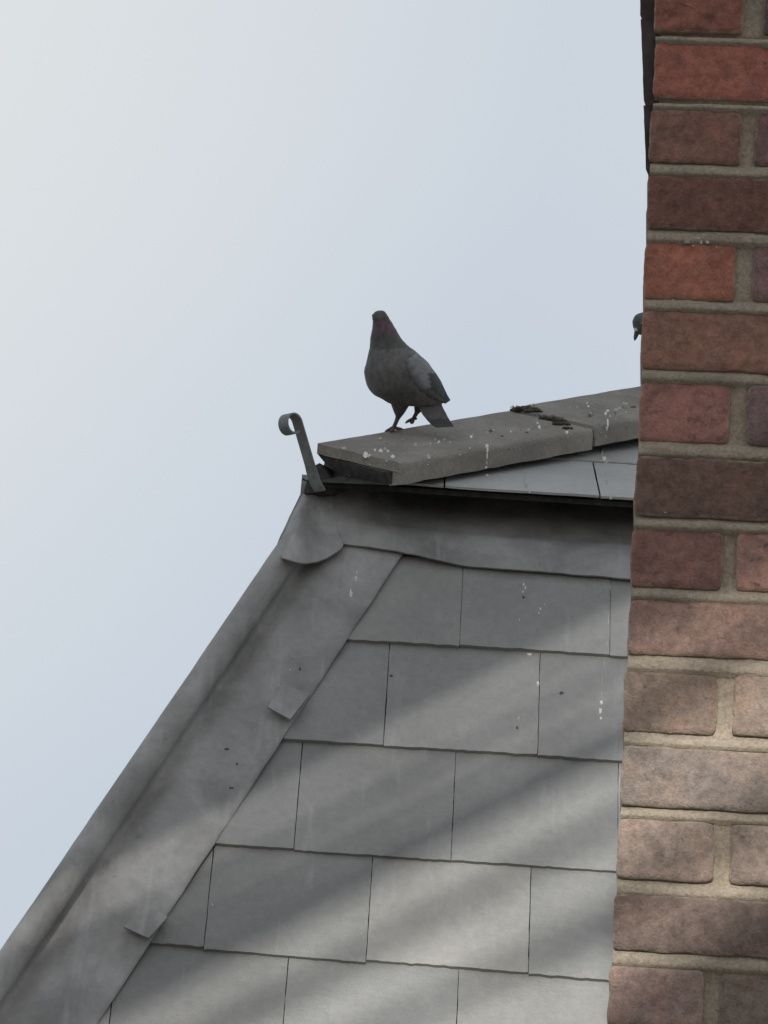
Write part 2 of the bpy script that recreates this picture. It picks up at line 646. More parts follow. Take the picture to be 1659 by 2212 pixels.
for ri in range(5):
    for si in range(0, 8):
        p00 = Vector((XC, YE + si * SW + (ri % 2) * SW / 2 - SW / 2, ZE)) + ULU * (ri * UG)

        def clipv(p):
            return Vector((p.x, max(p.y, YE + (p.x - XC) + 0.004, YE + 0.105), p.z))
        slate_quad(gU, p00, ly, ULU, ULN, SW - 0.004, UG + 0.04, 0, 6, 5, slate_tint(), off_b=0.012, slope=0.019, th=0.005, seed=300 + ri * 11 + si, clip=clipv)
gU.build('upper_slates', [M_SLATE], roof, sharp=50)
# underside of the eaves, the soffit that shades the lead
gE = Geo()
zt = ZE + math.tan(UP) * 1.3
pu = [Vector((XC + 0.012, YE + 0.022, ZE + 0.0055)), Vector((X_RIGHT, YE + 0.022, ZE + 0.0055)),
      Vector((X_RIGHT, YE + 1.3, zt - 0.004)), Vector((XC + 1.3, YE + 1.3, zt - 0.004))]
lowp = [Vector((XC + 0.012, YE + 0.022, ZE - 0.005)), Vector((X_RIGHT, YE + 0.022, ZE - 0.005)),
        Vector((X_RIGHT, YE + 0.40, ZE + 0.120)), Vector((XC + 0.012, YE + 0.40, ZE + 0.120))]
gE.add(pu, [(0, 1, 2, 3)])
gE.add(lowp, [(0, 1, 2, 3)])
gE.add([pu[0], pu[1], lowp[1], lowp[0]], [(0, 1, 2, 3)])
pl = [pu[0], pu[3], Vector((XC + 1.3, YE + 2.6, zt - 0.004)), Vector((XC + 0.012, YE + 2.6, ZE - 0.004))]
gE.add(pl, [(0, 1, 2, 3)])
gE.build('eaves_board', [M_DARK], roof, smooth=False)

# lead apron across the head of the lower slope
gA = Geo()
bot_px = [(640, 1172), (735, 1181), (820, 1193), (900, 1206), (1000, 1222), (1120, 1232), (1240, 1241), (1355, 1250)]
bot = [Fab(onF(x, y, 0.026)) for x, y in bot_px]
bot.append((X_RIGHT, bot[-1][1] - 0.03))


def bot_b(a):
    if a <= bot[0][0]:
        return bot[0][1]
    for (a0, b0), (a1, b1) in zip(bot, bot[1:]):
        if a0 <= a <= a1:
            t = (a - a0) / (a1 - a0)
            return b0 + (b1 - b0) * t
    return bot[-1][1]


nu, nv = 150, 40
A0 = bot[0][0]
pts = []
KNEE = Fab(on_plane(1000, 1196, F0, FN))[1]                    # above this the sheet runs back under the eaves
for j in range(nv):
    for i in range(nu):
        a = A0 + (X_RIGHT - A0) * (i / (nu - 1)) ** 1.15
        b0 = bot_b(a) + 0.0035 * fbm(Vector((a * 14, 3, 1)), 3)
        fv = j / (nv - 1)
        back = min(1.0, max(0.0, (a - A0 - 0.02) / 0.20))
        back = back * back * (3 - 2 * back)
        b = b0 + (KNEE + lerp(0.150, 0.40, back) - b0) * fv
        t = max(0.0, b - KNEE)
        ang = R(25) * min(1.0, t / 0.06)                        # the upslope turns flatter by this much
        run = t if t < 0.05 else 0.05 + (t - 0.05)
        db = run * math.cos(ang * back)
        do = -run * math.sin(ang * back)
        o = 0.036 - 0.011 * min(1.0, max(0.0, (a - A0 - 0.20) / 0.12)) + 0.0055 * fbm(Vector((a * 7, b * 9, 2)), 2) + 0.0025 * fbm(Vector((a * 25, b * 14, 7)), 2)
        o += 0.003 * math.exp(-((b - b0) / 0.02) ** 2)
        pts.append(Fpt(a, min(b, KNEE) + db, o + do))
v, f = slab(pts, nu, nv, FN * -0.004)
gA.add(v, f)
gA.build('lead_apron', [M_LEAD], roof, sharp=55)

# lead covered hip: a round roll with a wing dressed over the slates on both sides
E1 = FN.cross(HD).normalized()
if E1.x < 0:
    E1 = -E1                                                  # across the front wing, to the right
E2 = LN.cross(HD).normalized()
if E2.y < 0:
    E2 = -E2                                                  # across the wing that goes round the corner
RR = 0.026
BIS = (FN + LN).normalized()
prof = []                                                     # (vector) from the roll's axis
ctr = BIS * 0.012
angF = math.atan2(0, 1)
# frame in the section plane: E1 (right) and FN (out of the front slope)


def sec(e, n_):
    return E1 * e + FN * n_


left_dir = E2 - HD * E2.dot(HD)
le, ln_ = left_dir.dot(E1), left_dir.dot(FN)
wing_w = 0.212
profile = []
for k in range(10):                                           # left wing, far end first
    t = 1 - k / 9
    profile.append(Vector((le * (0.03 + 0.12 * t) , ln_ * (0.03 + 0.12 * t) + 0.010)))
for k in range(17):                                           # the roll
    a = R(205 - k * (205 + 35) / 16)
    profile.append(Vector((0.018 + RR * math.cos(a), 0.028 + RR * math.sin(a))))
for e, n_ in ((0.0415, 0.006), (0.046, 0.0005), (0.053, -0.002), (0.064, 0.001), (0.078, 0.0055), (0.09, 0.009), (0.12, 0.010),
              (0.15, 0.0105), (0.18, 0.0105), (wing_w - 0.008, 0.0105), (wing_w, 0.010)):
    profile.append(Vector((e, n_)))
gH = Geo()
HL = (H2 - H1).length * 1.62
NS = 190
pts = []
npf = len(profile)
for s in range(NS):
    for k, q in enumerate(profile):
        e, n_ = q.x, q.y
        d0 = -0.004 - max(0.0, e - 0.04) * 0.9
        d = d0 + (HL - d0) * s / (NS - 1)
        wob = 0.0028 * fbm(Vector((d * 6, e * 12, 5)), 2) + 0.0020 * fbm(Vector((d * 22, e * 22, 9)), 2)
        if e > 0.045:
            n_ += 1.6 * wob + 0.0055
            n_ += 0.003 * max(0, fbm(Vector((d * 5, 1, 1)), 2)) * (e / wing_w) ** 3
        elif e > -RR * 1.2 and q.y > 0:
            n_ += wob + 0.008
        if k == npf - 1:
            e += 0.003 * fbm(Vector((d * 12, 0, 0)), 3)
        pts.append(H1 + HD * d + sec(e, n_))
v, f = slab(pts, npf, NS, BIS * -0.0035)
gH.add(v, f)
gH.build('lead_hip', [M_LEAD], roof, sharp=55)

# bossed lead cap over the corner
gC = Geo()
nu, nv = 34, 22
pts = []


def bez(pl, t):
    pl = [Vector(p) for p in pl]
    while len(pl) > 1:
        pl = [pl[i].lerp(pl[i + 1], t) for i in range(len(pl) - 1)]
    return pl[0]


for j in range(nv):
    t = j / (nv - 1)
    for i in range(nu):
        s = i / (nu - 1) * 1.35 - 0.35
        le_p = bez([(652, 1058), (628, 1105), (606, 1150), (592, 1188)], t)
        ri_p = bez([(718, 1050), (720, 1090), (722, 1145), (742, 1177)], t)
        ss = max(s, 0)
        p2 = le_p.lerp(ri_p, ss)
        p2.y += 34 * t ** 4 * (4 * ss * (1 - ss)) ** 0.8 * 0.95
        bumpo = lerp(0.030, 0.045, t ** 2) + 0.046 * math.exp(-((ss - 0.24) / 0.30) ** 2) * (0.4 + 0.6 * t)
        p = on_plane(p2.x, p2.y, F0 + FN * bumpo, FN)
        if s < 0:
            k = -s / 0.35
            p = p + (E2 * 0.09 * k - FN * 0.05 * math.sin(k * math.pi / 2))
        else:
            edge = 0.016 * (1 - min(1, s / 0.22)) ** 2
            p = p - FN * edge
        p = p + FN * (0.004 * fbm(Vector((s * 3, t * 3, 4)), 2) + 0.002 * fbm(Vector((s * 11, t * 9, 4)), 2))
        pts.append(p)
v, f = slab(pts, nu, nv, FN * -0.004)
gC.add(v, f)
gC.build('lead_corner_cap', [M_LEAD], roof, sharp=60)

# lead clips folded back over the edge of the wing
def clip_tab(corners, seed):
    g = Geo()
    nu_, nv_ = 8, 10
    pts_ = []
    for j in range(nv_):
        for i in range(nu_):
            a, b = i / (nu_ - 1), j / (nv_ - 1)
            q = (Vector(corners[0]).lerp(Vector(corners[1]), a)).lerp(Vector(corners[3]).lerp(Vector(corners[2]), a), b)
            o = 0.0455 + 0.0025 * fbm(Vector((a * 2 + seed, b * 2, 0)), 2) + 0.004 * b ** 6 + 0.003 * (a ** 5)
            pts_.append(on_plane(q.x, q.y, F0 + FN * o, FN))
    v_, f_ = slab(pts_, nu_, nv_, FN * -0.005)
    g.add(v_, f_)
    g.build('lead_clip', [M_LEAD], roof, sharp=50)


clip_tab([(612, 1476), (668, 1500), (627, 1553), (578, 1527)], 1)
clip_tab([(312, 1952), (362, 1980), (321, 2026), (268, 2002)], 5)

# hip tiles: two angular concrete tiles bedded on the hip
WING_W = 0.216
FARD = Vector((WINGD.y, WINGD.x, WINGD.z))                    # across the far wing
FARD = Vector((-0.592, 0.746, -0.302)).normalized()
WN_NEAR = HIPD.cross(WINGD).normalized()
if WN_NEAR.z < 0:
    WN_NEAR = -WN_NEAR


def hip_tile(l0, l1, lift, skew, seed):
    g = Geo()
    nl = 46
    sect = [(FARD, WING_W, 0.0), (FARD, 0.14, 0.0), (FARD, 0.07, 0.0), (FARD, 0.022, 0.0), (WINGD, 0.0, 0.0015),
            (WINGD, 0.022, 0.0), (WINGD, 0.05, 0), (WINGD, 0.08, 0), (WINGD, 0.11, 0), (WINGD, 0.14, 0), (WINGD, 0.17, 0), (WINGD, 0.195, 0), (WINGD, WING_W - 0.004, 0), (WINGD, WING_W, -0.004)]
    top = []
    for i in range(nl):
        d = lerp(l0, l1, i / (nl - 1))
        for k, (dv, wd, up) in enumerate(sect):
            sk = skew if dv is WINGD else 1.25
            p = APEX + HIPD * (d + sk * wd) + dv * wd + Vector((0, 0, lift + up))
            q = p * 16
            p = p + Vector((0, 0, 1)) * (0.0016 * fbm(q + Vector((seed, 0, 0)), 3))
            if i in (0, nl - 1):
                p = p + HIPD * (0.004 * fbm(p * 30, 3))
            top.append(p)
    ns = len(sect)
    v_, f_ = slab(top, ns, nl, Vector((0, 0, -0.021)))
    g.add(v_, f_)
    # the thick rim and bedding under the long edge
    rim = []
    for i in range(nl):
        d = lerp(l0 + 0.002, l1 - 0.002, i / (nl - 1))
        row = []
        for (wd, dz) in ((WING_W + 0.002, -0.008), (WING_W + 0.001, -0.044), (WING_W - 0.03, -0.052), (WING_W - 0.034, -0.012)):
            p = APEX + HIPD * (d + skew * wd) + WINGD * wd + Vector((0, 0, dz + lift))
            p = p + WN_NEAR * 0 + WINGD * (0.0015 * fbm(p * 22 + Vector((seed, 3, 3)), 3)) + Vector((0, 0, 0.003 * fbm(p * 18, 3) if dz < -0.03 else 0))
            row.append(p)
        rim.append(row)
    v_, f_ = rings(rim)
    g.add(v_, f_)
    return g.build('hip_tile', [M_CONC], roof, sharp=40)


hip_tile(0.0, 0.600, 0.0, 0.08, 1.0)
hip_tile(0.606, 1.20, 0.006, 0.08, 9.0)
hip_tile(1.205, 1.80, 0.010, 0.08, 5.0)
# dark bedding inside the open end and along the hip
gM = Geo()
rl = []
for i in range(14):
    d = 0.010 + 1.7 * i / 13
    row = []
    for (dv, wd, dz) in ((FARD, 0.05, -0.022), (WINGD, 0.0, -0.024), (WINGD, 0.192, -0.022), (WINGD, 0.192, -0.050), (WINGD, 0.0, -0.078), (FARD, 0.05, -0.10)):
        p = APEX + HIPD * (d - (0.025 if (i == 0 and dz < -0.06) else 0) + (1.25 * wd if dv is FARD else 0) + 0.03 * fbm(Vector((wd * 20, dz * 30, 1)), 2) * (i == 0)) + dv * wd + Vector((0, 0, dz))
        row.append(p)
    rl.append(row)
v, f = rings(rl)
gM.add(v, f)
gM.build('hip_bedding', [M_DARK], roof, smooth=False)
# end of the eaves at the corner, a scrap of lead under the iron
gQ = Geo()
cor = [(676, 1008), (690, 1000), (720, 1040), (700, 1062), (655, 1066), (662, 1042)]
ring_a = [at_depth(x, y, YE / ray(x, y).y * 1.004) for x, y in cor]
ring_b = [p + Vector((0.05, 0.09, 0.0)) for p in ring_a]
v, f = rings([ring_a, ring_b])
gQ.add(v, f)
gQ.build('corner_fillet', [M_DARK], roof, smooth=False)
gN = Geo()
n0 = at_depth(668, 1041, YE / ray(668, 1041).y)
n1 = at_depth(656, 1036, YE / ray(656, 1036).y)
v, f = tube([n0, n1, n1 + (n1 - n0) * 0.18], [0.0018, 0.0018, 0.0035], 8)
gN.add(v, f)
gN.build('nail', [M_DARK], roof)

# ------------------------------------------------------------------ hip iron with its scroll
IRON_W = Vector((1, -1, 0)).normalized()
IO = Vector((-1, -1, 0)).normalized()                         # outwards from the hip
IZ = Vector((0, 0, 1))
base_pt = at_depth(680, 1040, (YE - 0.008) / ray(680, 1040).y)
iron = thing('hip_iron', 'grey iron strip curled into a scroll at the foot of the hip tiles', 'roof hook', tuple(base_pt))
path = []
stem_dir = (IO * 0.48 + IZ * 0.88).normalized()
stem_nrm = (IO * 0.88 - IZ * 0.48).normalized()               # towards the curl
L_ST = 0.125
path.append(base_pt - stem_dir * 0.018 + Vector((0.006, 0.006, 0)))
for k in range(8):
    path.append(base_pt + stem_dir * (L_ST * k / 7))
r0 = 0.021
cc = path[-1] + stem_nrm * r0
NT = 40
for k in range(1, NT + 1):
    a = R(292) * k / NT
    rr = r0 * (1 - 0.10 * k / NT)
    path.append(cc + (-stem_nrm * math.cos(a) + stem_dir * math.sin(a)) * rr)
gI = Geo()
sect_r = []
IWH, ITH = 0.0130, 0.0017
for i, p in enumerate(path):
    d = (path[min(i + 1, len(path) - 1)] - path[max(i - 1, 0)]).normalized()
    nrm = d.cross(IRON_W).normalized()
    hw = IWH * (1.12 if i < 3 else 1.0)
    sect_r.append([p + IRON_W * (sx * hw) + nrm * (sy * ITH) for sx, sy in ((-1, -1), (-0.0, -1), (1, -1), (1, 1), (0, 1), (-1, 1))])
v, f = rings(sect_r)
gI.add(v, f)
io_ = gI.build('strip', [M_IRON], iron, sharp=35)

# ------------------------------------------------------------------ brick wall, nearer, on the right
PSI = R(-5.0)
WD = Vector((math.cos(PSI), math.sin(PSI), 0))
WNRM = Vector((math.sin(PSI), -math.cos(PSI), 0))
W0 = at_depth(1390, 1106, 3.84)


def onW(px, py):
    p = on_plane(px, py, W0, WNRM)
    return ((p - W0).dot(WD), p.z)


def Wpt(s, z, o=0.0):
    return W0 + WD * s + Vector((0, 0, z - W0.z)) + WNRM * o


wall = thing('brick_wall', 'weathered red brick wall with pale mortar joints, nearer than the roof', 'wall', tuple(Wpt(0.3, 0.0, -0.1)))
# (top, bottom, left edge) of every course, then the first upright joint if the course starts with a header
courses = [(-200, -82, 1422, None), (-55, 69, 1416, (1607, 1650)), (92, 211, 1415, None), (238, 350, 1405, (1601, 1630)), (380, 494, 1401, None),
           (523, 645, 1394, (1589, 1627)), (673, 797, 1389, None), (827, 953, 1384, (1577, 1615)), (990, 1117, 1374, None),
           (1145, 1270, 1366, (1561, 1591)), (1298, 1416, 1360, None), (1455, 1584, 1350, (1549, 1584)), (1618, 1747, 1345, None),
           (1775, 1904, 1336, (1542, 1577)), (1938, 2060, 1328, None), (2095, 2225, 1316, (1519, 1556)), (2262, 2385, 1310, None)]
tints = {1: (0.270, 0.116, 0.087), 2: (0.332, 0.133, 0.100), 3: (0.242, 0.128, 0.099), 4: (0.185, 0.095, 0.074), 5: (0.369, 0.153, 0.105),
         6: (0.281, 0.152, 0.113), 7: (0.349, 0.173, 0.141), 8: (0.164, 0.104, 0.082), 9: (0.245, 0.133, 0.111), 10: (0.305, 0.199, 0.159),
         11: (0.244, 0.181, 0.143), 12: (0.230, 0.187, 0.158), 13: (0.277, 0.211, 0.172), 14: (0.177, 0.130, 0.108), 15: (0.292, 0.208, 0.175)}  # lower courses paler and greyer: milky window glare painted into the colour
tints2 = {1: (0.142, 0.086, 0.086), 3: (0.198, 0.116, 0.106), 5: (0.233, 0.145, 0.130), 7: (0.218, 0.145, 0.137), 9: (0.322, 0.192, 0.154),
          11: (0.262, 0.203, 0.160), 13: (0.248, 0.190, 0.154), 15: (0.200, 0.161, 0.130)}  # second bricks; the lower ones carry the painted glare too


def brick(g, s0, s1, z0, z1, tint, seed, res, face=WNRM, org=None, along=None, depth=0.06, rough=1.0):
    """one weathered brick: a displaced front face wrapped round four worn arrises"""
    nu_ = max(5, int((s1 - s0) / res))
    nv_ = max(5, int((z1 - z0) / res))
    org = org or W0
    along = along or WD
    fr = 0.007
    us = [-1.0, -0.5, 0.0] + [i / nu_ for i in range(1, nu_)] + [1.0, 1.5, 2.0]
    vs_ = [-1.0, -0.5, 0.0] + [i / nv_ for i in range(1, nv_)] + [1.0, 1.5, 2.0]
    w, h = s1 - s0, z1 - z0
    lean = random.uniform(-0.0022, 0.0022)
    rot = random.uniform(-0.008, 0.008)
    verts, tl_ = [], []
    for vv in vs_:
        for uu in us:
            du = dv = 0.0
            u_, v_ = min(max(uu, 0), 1), min(max(vv, 0), 1)
            s, z = s0 + u_ * w, z0 + v_ * h
            out_u = max(-uu, uu - 1, 0)
            out_v = max(-vv, vv - 1, 0)
            back = max(out_u, out_v)
            de = min(u_ * w, (1 - u_) * w, v_ * h, (1 - v_) * h)
            q = Vector((s * 1.0 + seed * 3.1, z, seed))
            # worn outline
            amp = 0.0028 * rough
            s += amp * fbm(Vector((z * 42, seed, u_ * 9)), 3) * (1 if u_ in (0.0, 1.0) else math.exp(-min(u_, 1 - u_) * w / 0.006))
            z += 0.75 * amp * fbm(Vector((s * 38, seed + 4, v_ * 9)), 3) * (1 if v_ in (0.0, 1.0) else math.exp(-min(v_, 1 - v_) * h / 0.006))
            # corners worn round
            cu, cv = min(u_, 1 - u_) * w, min(v_, 1 - v_) * h
            if cu < fr and cv < fr:
                k = (1 - cu / fr) * (1 - cv / fr)
                s += (1 if u_ < 0.5 else -1) * 0.0016 * k
                z += (1 if v_ < 0.5 else -1) * 0.0016 * k
            o = 0.0 + lean + 0.0018 * fbm(q * 22, 3) * rough + 0.0013 * fbm(q * 95, 2) * rough
            if de < 0.006:
                o -= 0.0024 * (1 - de / 0.006) ** 2
            ch = fbm(q * 30 + Vector((9, 9, 9)), 2)
            if ch > 0.22 and de < 0.02:
                o -= 0.012 * (ch - 0.22)
            o -= back * depth if back > 0 else 0
            z += (s - (s0 + s1) / 2) * rot
            verts.append(org + along * s + Vector((0, 0, z - org.z)) + face * o)
            tl_.append((*tint, min(1.0, 0.15 + de / 0.009)))
    f = grid_faces(len(us), len(vs_))
    g.add(verts, f, 0, tl_)


gK = Geo()
cz = []
Z_EDGE = []
for ci, (yt, yb, xl, joint) in enumerate(courses):
    s0, zt_ = onW(xl, yt + (xl - 1500) * 0.03)
    _, zb_ = onW(xl, yb + (xl - 1500) * 0.03)
    zt_ = onW(1500, yt)[1]
    zb_ = onW(1500, yb)[1]
    cz.append((zb_, zt_, s0))
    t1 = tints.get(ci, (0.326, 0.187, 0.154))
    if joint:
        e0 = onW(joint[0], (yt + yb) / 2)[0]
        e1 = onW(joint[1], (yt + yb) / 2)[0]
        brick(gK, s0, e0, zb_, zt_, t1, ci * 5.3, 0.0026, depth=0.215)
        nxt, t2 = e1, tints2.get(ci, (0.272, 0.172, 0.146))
        res = 0.0035
    else:
        e0 = s0 + 0.218 + random.uniform(-0.004, 0.004)
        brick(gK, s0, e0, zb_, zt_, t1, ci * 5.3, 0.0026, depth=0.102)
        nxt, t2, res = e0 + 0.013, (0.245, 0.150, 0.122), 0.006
    q0 = 0.226 if joint else 0.113                             # the return face, round the corner
    brick(gK, q0, q0 + (0.102 if joint else 0.215), zb_, zt_, (0.225, 0.115, 0.090), 600 + ci * 3.1, 0.006, face=-WD, org=W0 + WD * (s0 + 0.002), along=-WNRM)
    k = 0
    header = not bool(joint)
    while nxt < 0.95:
        wd = 0.104 if (header and k % 2 == 0) or (not header and k % 2 == 1) else 0.216
        brick(gK, nxt, nxt + wd, zb_ + random.uniform(-.001, .001), zt_, t2, ci * 5.3 + 1.7 + k, res, rough=0.9)
        nxt += wd + 0.013 + random.uniform(-.001, .002)
        k += 1
        res = 0.008
        kk = random.uniform(0.75, 1.15)
        t2 = (0.245 * kk, 0.128 * kk, 0.098 * kk)
# courses out of the frame, above and below, so that the wall stands on the ground
pitch = 0.0765
zz = cz[0][1] + 0.012
n_up = 0
while n_up < 5:
    off = 0.0
    s = cz[0][2] + 0.002
    k = n_up
    while s < 0.95:
        wd = 0.104 if (k % 2 == 0 and s < cz[0][2] + 0.01) else 0.216
        brick(gK, s, s + wd, zz, zz + 0.064, (0.313, 0.187, 0.154), 200 + n_up * 9 + k, 0.012)
        s += wd + 0.012
        k += 1
    zz += pitch
    n_up += 1
Z_TOP = zz
zz = cz[-1][0] - 0.012 - 0.064
n_dn = 0
while n_dn < 8:
    s = cz[-1][2]
    k = n_dn
    while s < 0.95:
        wd = 0.104 if (k % 2 == 1 and s < cz[-1][2] + 0.01) else 0.216
        brick(gK, s, s + wd, zz, zz + 0.064, (0.299, 0.218, 0.186), 400 + n_dn * 9 + k, 0.012)
        s += wd + 0.012
        k += 1
    zz -= pitch
    n_dn += 1
Z_BOT = zz
bricks_o = gK.build('brickwork', [M_BRICK], wall, sharp=0, fix=False)
# mortar: sheet that is recessed under each brick and swells out onto the brick below
gT = Geo()
zs = sorted(cz)
ds = 0.0042
su0, su1 = -0.05, 0.25
vis_lo, vis_hi = cz[-1][0] - 0.01, cz[0][1] + 0.01
nu, nv = int((su1 - su0) / ds), int((vis_hi - vis_lo) / 0.003)
verts = []


def edge_at(z):
    best = min(cz, key=lambda c: abs((c[0] + c[1]) / 2 - z))
    i = cz.index(best)
    zc = (best[0] + best[1]) / 2
    j = i - 1 if z > zc else i + 1
    if 0 <= j < len(cz):
        zc2 = (cz[j][0] + cz[j][1]) / 2
        t = (z - zc) / (zc2 - zc)
        return best[2] + (cz[j][2] - best[2]) * t
    return best[2]


def joint_t(z):
    for (zb_a, zt_a, _), (zb_b, zt_b, _) in zip(cz, cz[1:]):       # a above b
        if zt_b <= z <= zb_a:
            return (z - zt_b) / max(zb_a - zt_b, 1e-4)
    return None


Z_SOFT = onW(1500, 300)[1]
for j in range(nv):
    z = vis_lo + (vis_hi - vis_lo) * j / (nv - 1)
    t = joint_t(z)
    se = edge_at(z) + 0.0018
    for i in range(nu):
        s = se + (su1 - se) * i / (nu - 1)
        n_ = fbm(Vector((s * 26, z * 40, 3)), 3)
        fine = fbm(Vector((s * 120, z * 120, 8)), 2)
        if t is None:
            o = -0.0085 + 0.004 * n_
        else:
            o = 0.0012 - (0.0080 if z < Z_SOFT else 0.024) * max(0, t - 0.5) / 0.5 + 0.0035 * n_
        o += 0.0012 * fine
        if i < 4:
            o -= (1 - i / 4) ** 2 * 0.0025
        verts.append(Wpt(s, z, o))
f = grid_faces(nu, nv)
gT.add(verts, f)
# left return of the mortar and the plain bed further right
ret = []
for j in range(nv):
    p = verts[j * nu]
    ret.append(p)
    ret.append(p - WNRM * 0.012 + WD * 0.009)
    ret.append(p - WNRM * 0.32 + WD * 0.011)
f = [(3 * j + k, 3 * j + k + 1, 3 * j + k + 4, 3 * j + k + 3) for j in range(nv - 1) for k in (0, 1)]
gT.add(ret, f)
q = [Wpt(su1, Z_BOT, -0.006), Wpt(1.0, Z_BOT, -0.006), Wpt(1.0, Z_TOP, -0.006), Wpt(su1, Z_TOP, -0.006)]
gT.add(q, [(0, 1, 2, 3)])
for (za, zb2, sa) in ((vis_hi, Z_TOP, cz[0][2]), (Z_BOT, vis_lo, cz[-1][2])):
    q = [Wpt(sa + 0.004, za, -0.006), Wpt(su1, za, -0.006), Wpt(su1, zb2, -0.006), Wpt(sa + 0.004, zb2, -0.006)]
    gT.add(q, [(0, 1, 2, 3)])
    q = [Wpt(sa + 0.004, za, -0.006), Wpt(sa + 0.004, za, -0.3), Wpt(sa + 0.004, zb2, -0.3), Wpt(sa + 0.004, zb2, -0.006)]
    gT.add(q, [(0, 1, 2, 3)])
gT.build('mortar', [M_MORTAR], wall, sharp=0)
# core of the wall, down to the ground
gO = Geo()
cs0 = cz[-1][2] + 0.02
lo = [Wpt(cs0, 0, -0.05), Wpt(1.0, 0, -0.05), Wpt(1.0, 0, -0.32), Wpt(cs0, 0, -0.32)]
hi = [Vector((p.x, p.y, Z_BOT + 0.3)) for p in lo]
gO.add(lo + hi, [(0, 1, 5, 4), (1, 2, 6, 5), (2, 3, 7, 6), (3, 0, 4, 7), (4, 5, 6, 7)])
cs1 = cz[0][2] + 0.06
lo = [Wpt(cs1, Z_BOT + 0.25, -0.06), Wpt(0.99, Z_BOT + 0.25, -0.06), Wpt(0.99, Z_BOT + 0.25, -0.31), Wpt(cs1, Z_BOT + 0.25, -0.31)]
hi = [Vector((p.x, p.y, Z_TOP)) for p in lo]
gO.add(lo + hi, [(0, 1, 5, 4), (1, 2, 6, 5), (2, 3, 7, 6), (3, 0, 4, 7), (4, 5, 6, 7)])
gO.build('wall_core', [M_MORTAR], wall, smooth=False)

# dark slates hung on the side of the wall, seen on edge at the top
gG = Geo()
edges = [((1396, 372), (1390, 222)), ((1391, 224), (1384, 34)), ((1384, 38), (1376, -150)), ((1378, -140), (1369, -330))]
for k, (pb, pt) in enumerate(edges):
    nseg = 14
    front = []
    for i in range(nseg):
        t = i / (nseg - 1)
        px = lerp(pb[0], pt[0], t)
        py = lerp(pb[1], pt[1], t)
        s, z = onW(px, py)
        s += 0.0012 * fbm(Vector((z * 60, k * 5, 1)), 3)
        if i == 0:
            s += 0.002
        se = edge_at(min(z, vis_hi)) + 0.008
        yo = -0.008 - 0.002 * k
        row = [Wpt(s, z, yo), Wpt(se, z, yo - 0.001), Wpt(se, z, yo - 0.14), Wpt(s + 0.02, z, yo - 0.14)]
        front.append(row)
    v, f = rings(front)
    gG.add(v, f)
gG.build('hung_slates', [M_HUNG], wall, sharp=30)

# ------------------------------------------------------------------ pigeons
def zdisp(zx, zy):
    return ((1400 + zx / 3.95) / 1.8229, (1190 + zy / 3.95) / 1.8229)


def loft_px(g, sections, depth, conv, n=28, tintf=None, sub=3, nz=0.0, capk=True):
    """rings between pairs of silhouette points; each ring is an ellipse with real thickness along the line of sight.
    section: (lx, ly, rx, ry, thickness ratio, centre offset towards the viewer)"""
    fine = []
    for i in range(len(sections) - 1):
        p0 = sections[max(i - 1, 0)]
        p1, p2 = sections[i], sections[i + 1]
        p3 = sections[min(i + 2, len(sections) - 1)]
        for k in range(sub):
            t = k / sub
            fine.append(tuple(0.5 * ((2 * b) + (-a + c) * t + (2 * a - 5 * b + 4 * c - d) * t * t + (-a + 3 * b - 3 * c + d) * t ** 3)
                              for a, b, c, d in zip(p0, p1, p2, p3)))
    fine.append(tuple(sections[-1]))
    view = ray(829.5, 1106).normalized()
    out, tl_ = [], []
    for (lx, ly, rx, ry, kk, dd) in fine:
        L = at_depth(*conv(lx, ly), depth)
        Rr = at_depth(*conv(rx, ry), depth)
        c, a = (L + Rr) / 2, (Rr - L) / 2
        c = c - view * dd
        b = -view * (a.length * kk)
        row = []
        for k in range(n):
            th = 2 * math.pi * k / n
            p = c + a * math.cos(th) + b * math.sin(th)
            if nz:
                p = p + (p - c).normalized() * nz * fbm(p * 60, 2)
            row.append(p)
            if tintf:
                zx = (lx + rx) / 2 + (rx - lx) / 2 * math.cos(th)
                zy = (ly + ry) / 2 + (ry - ly) / 2 * math.cos(th)
                tl_.append((*tintf(zx, zy, math.sin(th)), 1))
        out.append(row)
    v_, f_ = rings(out)
    while tintf and len(tl_) < len(v_):
        tl_.append(tl_[0] if len(tl_) == n * len(out) else tl_[n * len(out) - 1])
    g.add(v_, f_, 0, tl_ if tintf else (1, 1, 1, 1))


def ico(center, r, squash=(1, 1, 1), sub=2):
    bm = bmesh.new()
    bmesh.ops.create_icosphere(bm, subdivisions=sub, radius=1.0)
    vs2 = [center + Vector((v.co.x * r * squash[0], v.co.y * r * squash[1], v.co.z * r * squash[2])) for v in bm.verts]
    fs = [tuple(v.index for v in f.verts) for f in bm.faces]
    bm.free()
    return vs2, fs


def apex_at_px(px):
    """point of the hip's top arris that stands at this measuring column"""
    lo_, hi_ = -0.1, 1.8
    for _ in range(40):
        mid = (lo_ + hi_) / 2
        if proj(APEX + HIPD * mid)[0] < px:
            lo_ = mid
        else:
            hi_ = mid
    return APEX + HIPD * lo_


def plumage(zx, zy, sn):
    if zy < 215:
        c = (0.085, 0.10, 0.098)
    elif zy < 560:
        k = max(0, 1 - abs(zy - 370) / 190)
        inner = 1.0
        c = tuple(lerp(a, b, k * inner) for a, b in zip((0.080, 0.085, 0.078), (0.125, 0.070, 0.098)))
    elif zy < 720:
        c = (0.075, 0.078, 0.070)
    elif zy < 780:
        c = (0.12, 0.122, 0.118)
    else:
        k = 0.5 + 0.5 * math.sin(zx / 170 + zy / 210)
        c = tuple(lerp(a, b, k) for a, b in zip((0.085, 0.083, 0.082), (0.13, 0.124, 0.118)))
    return c


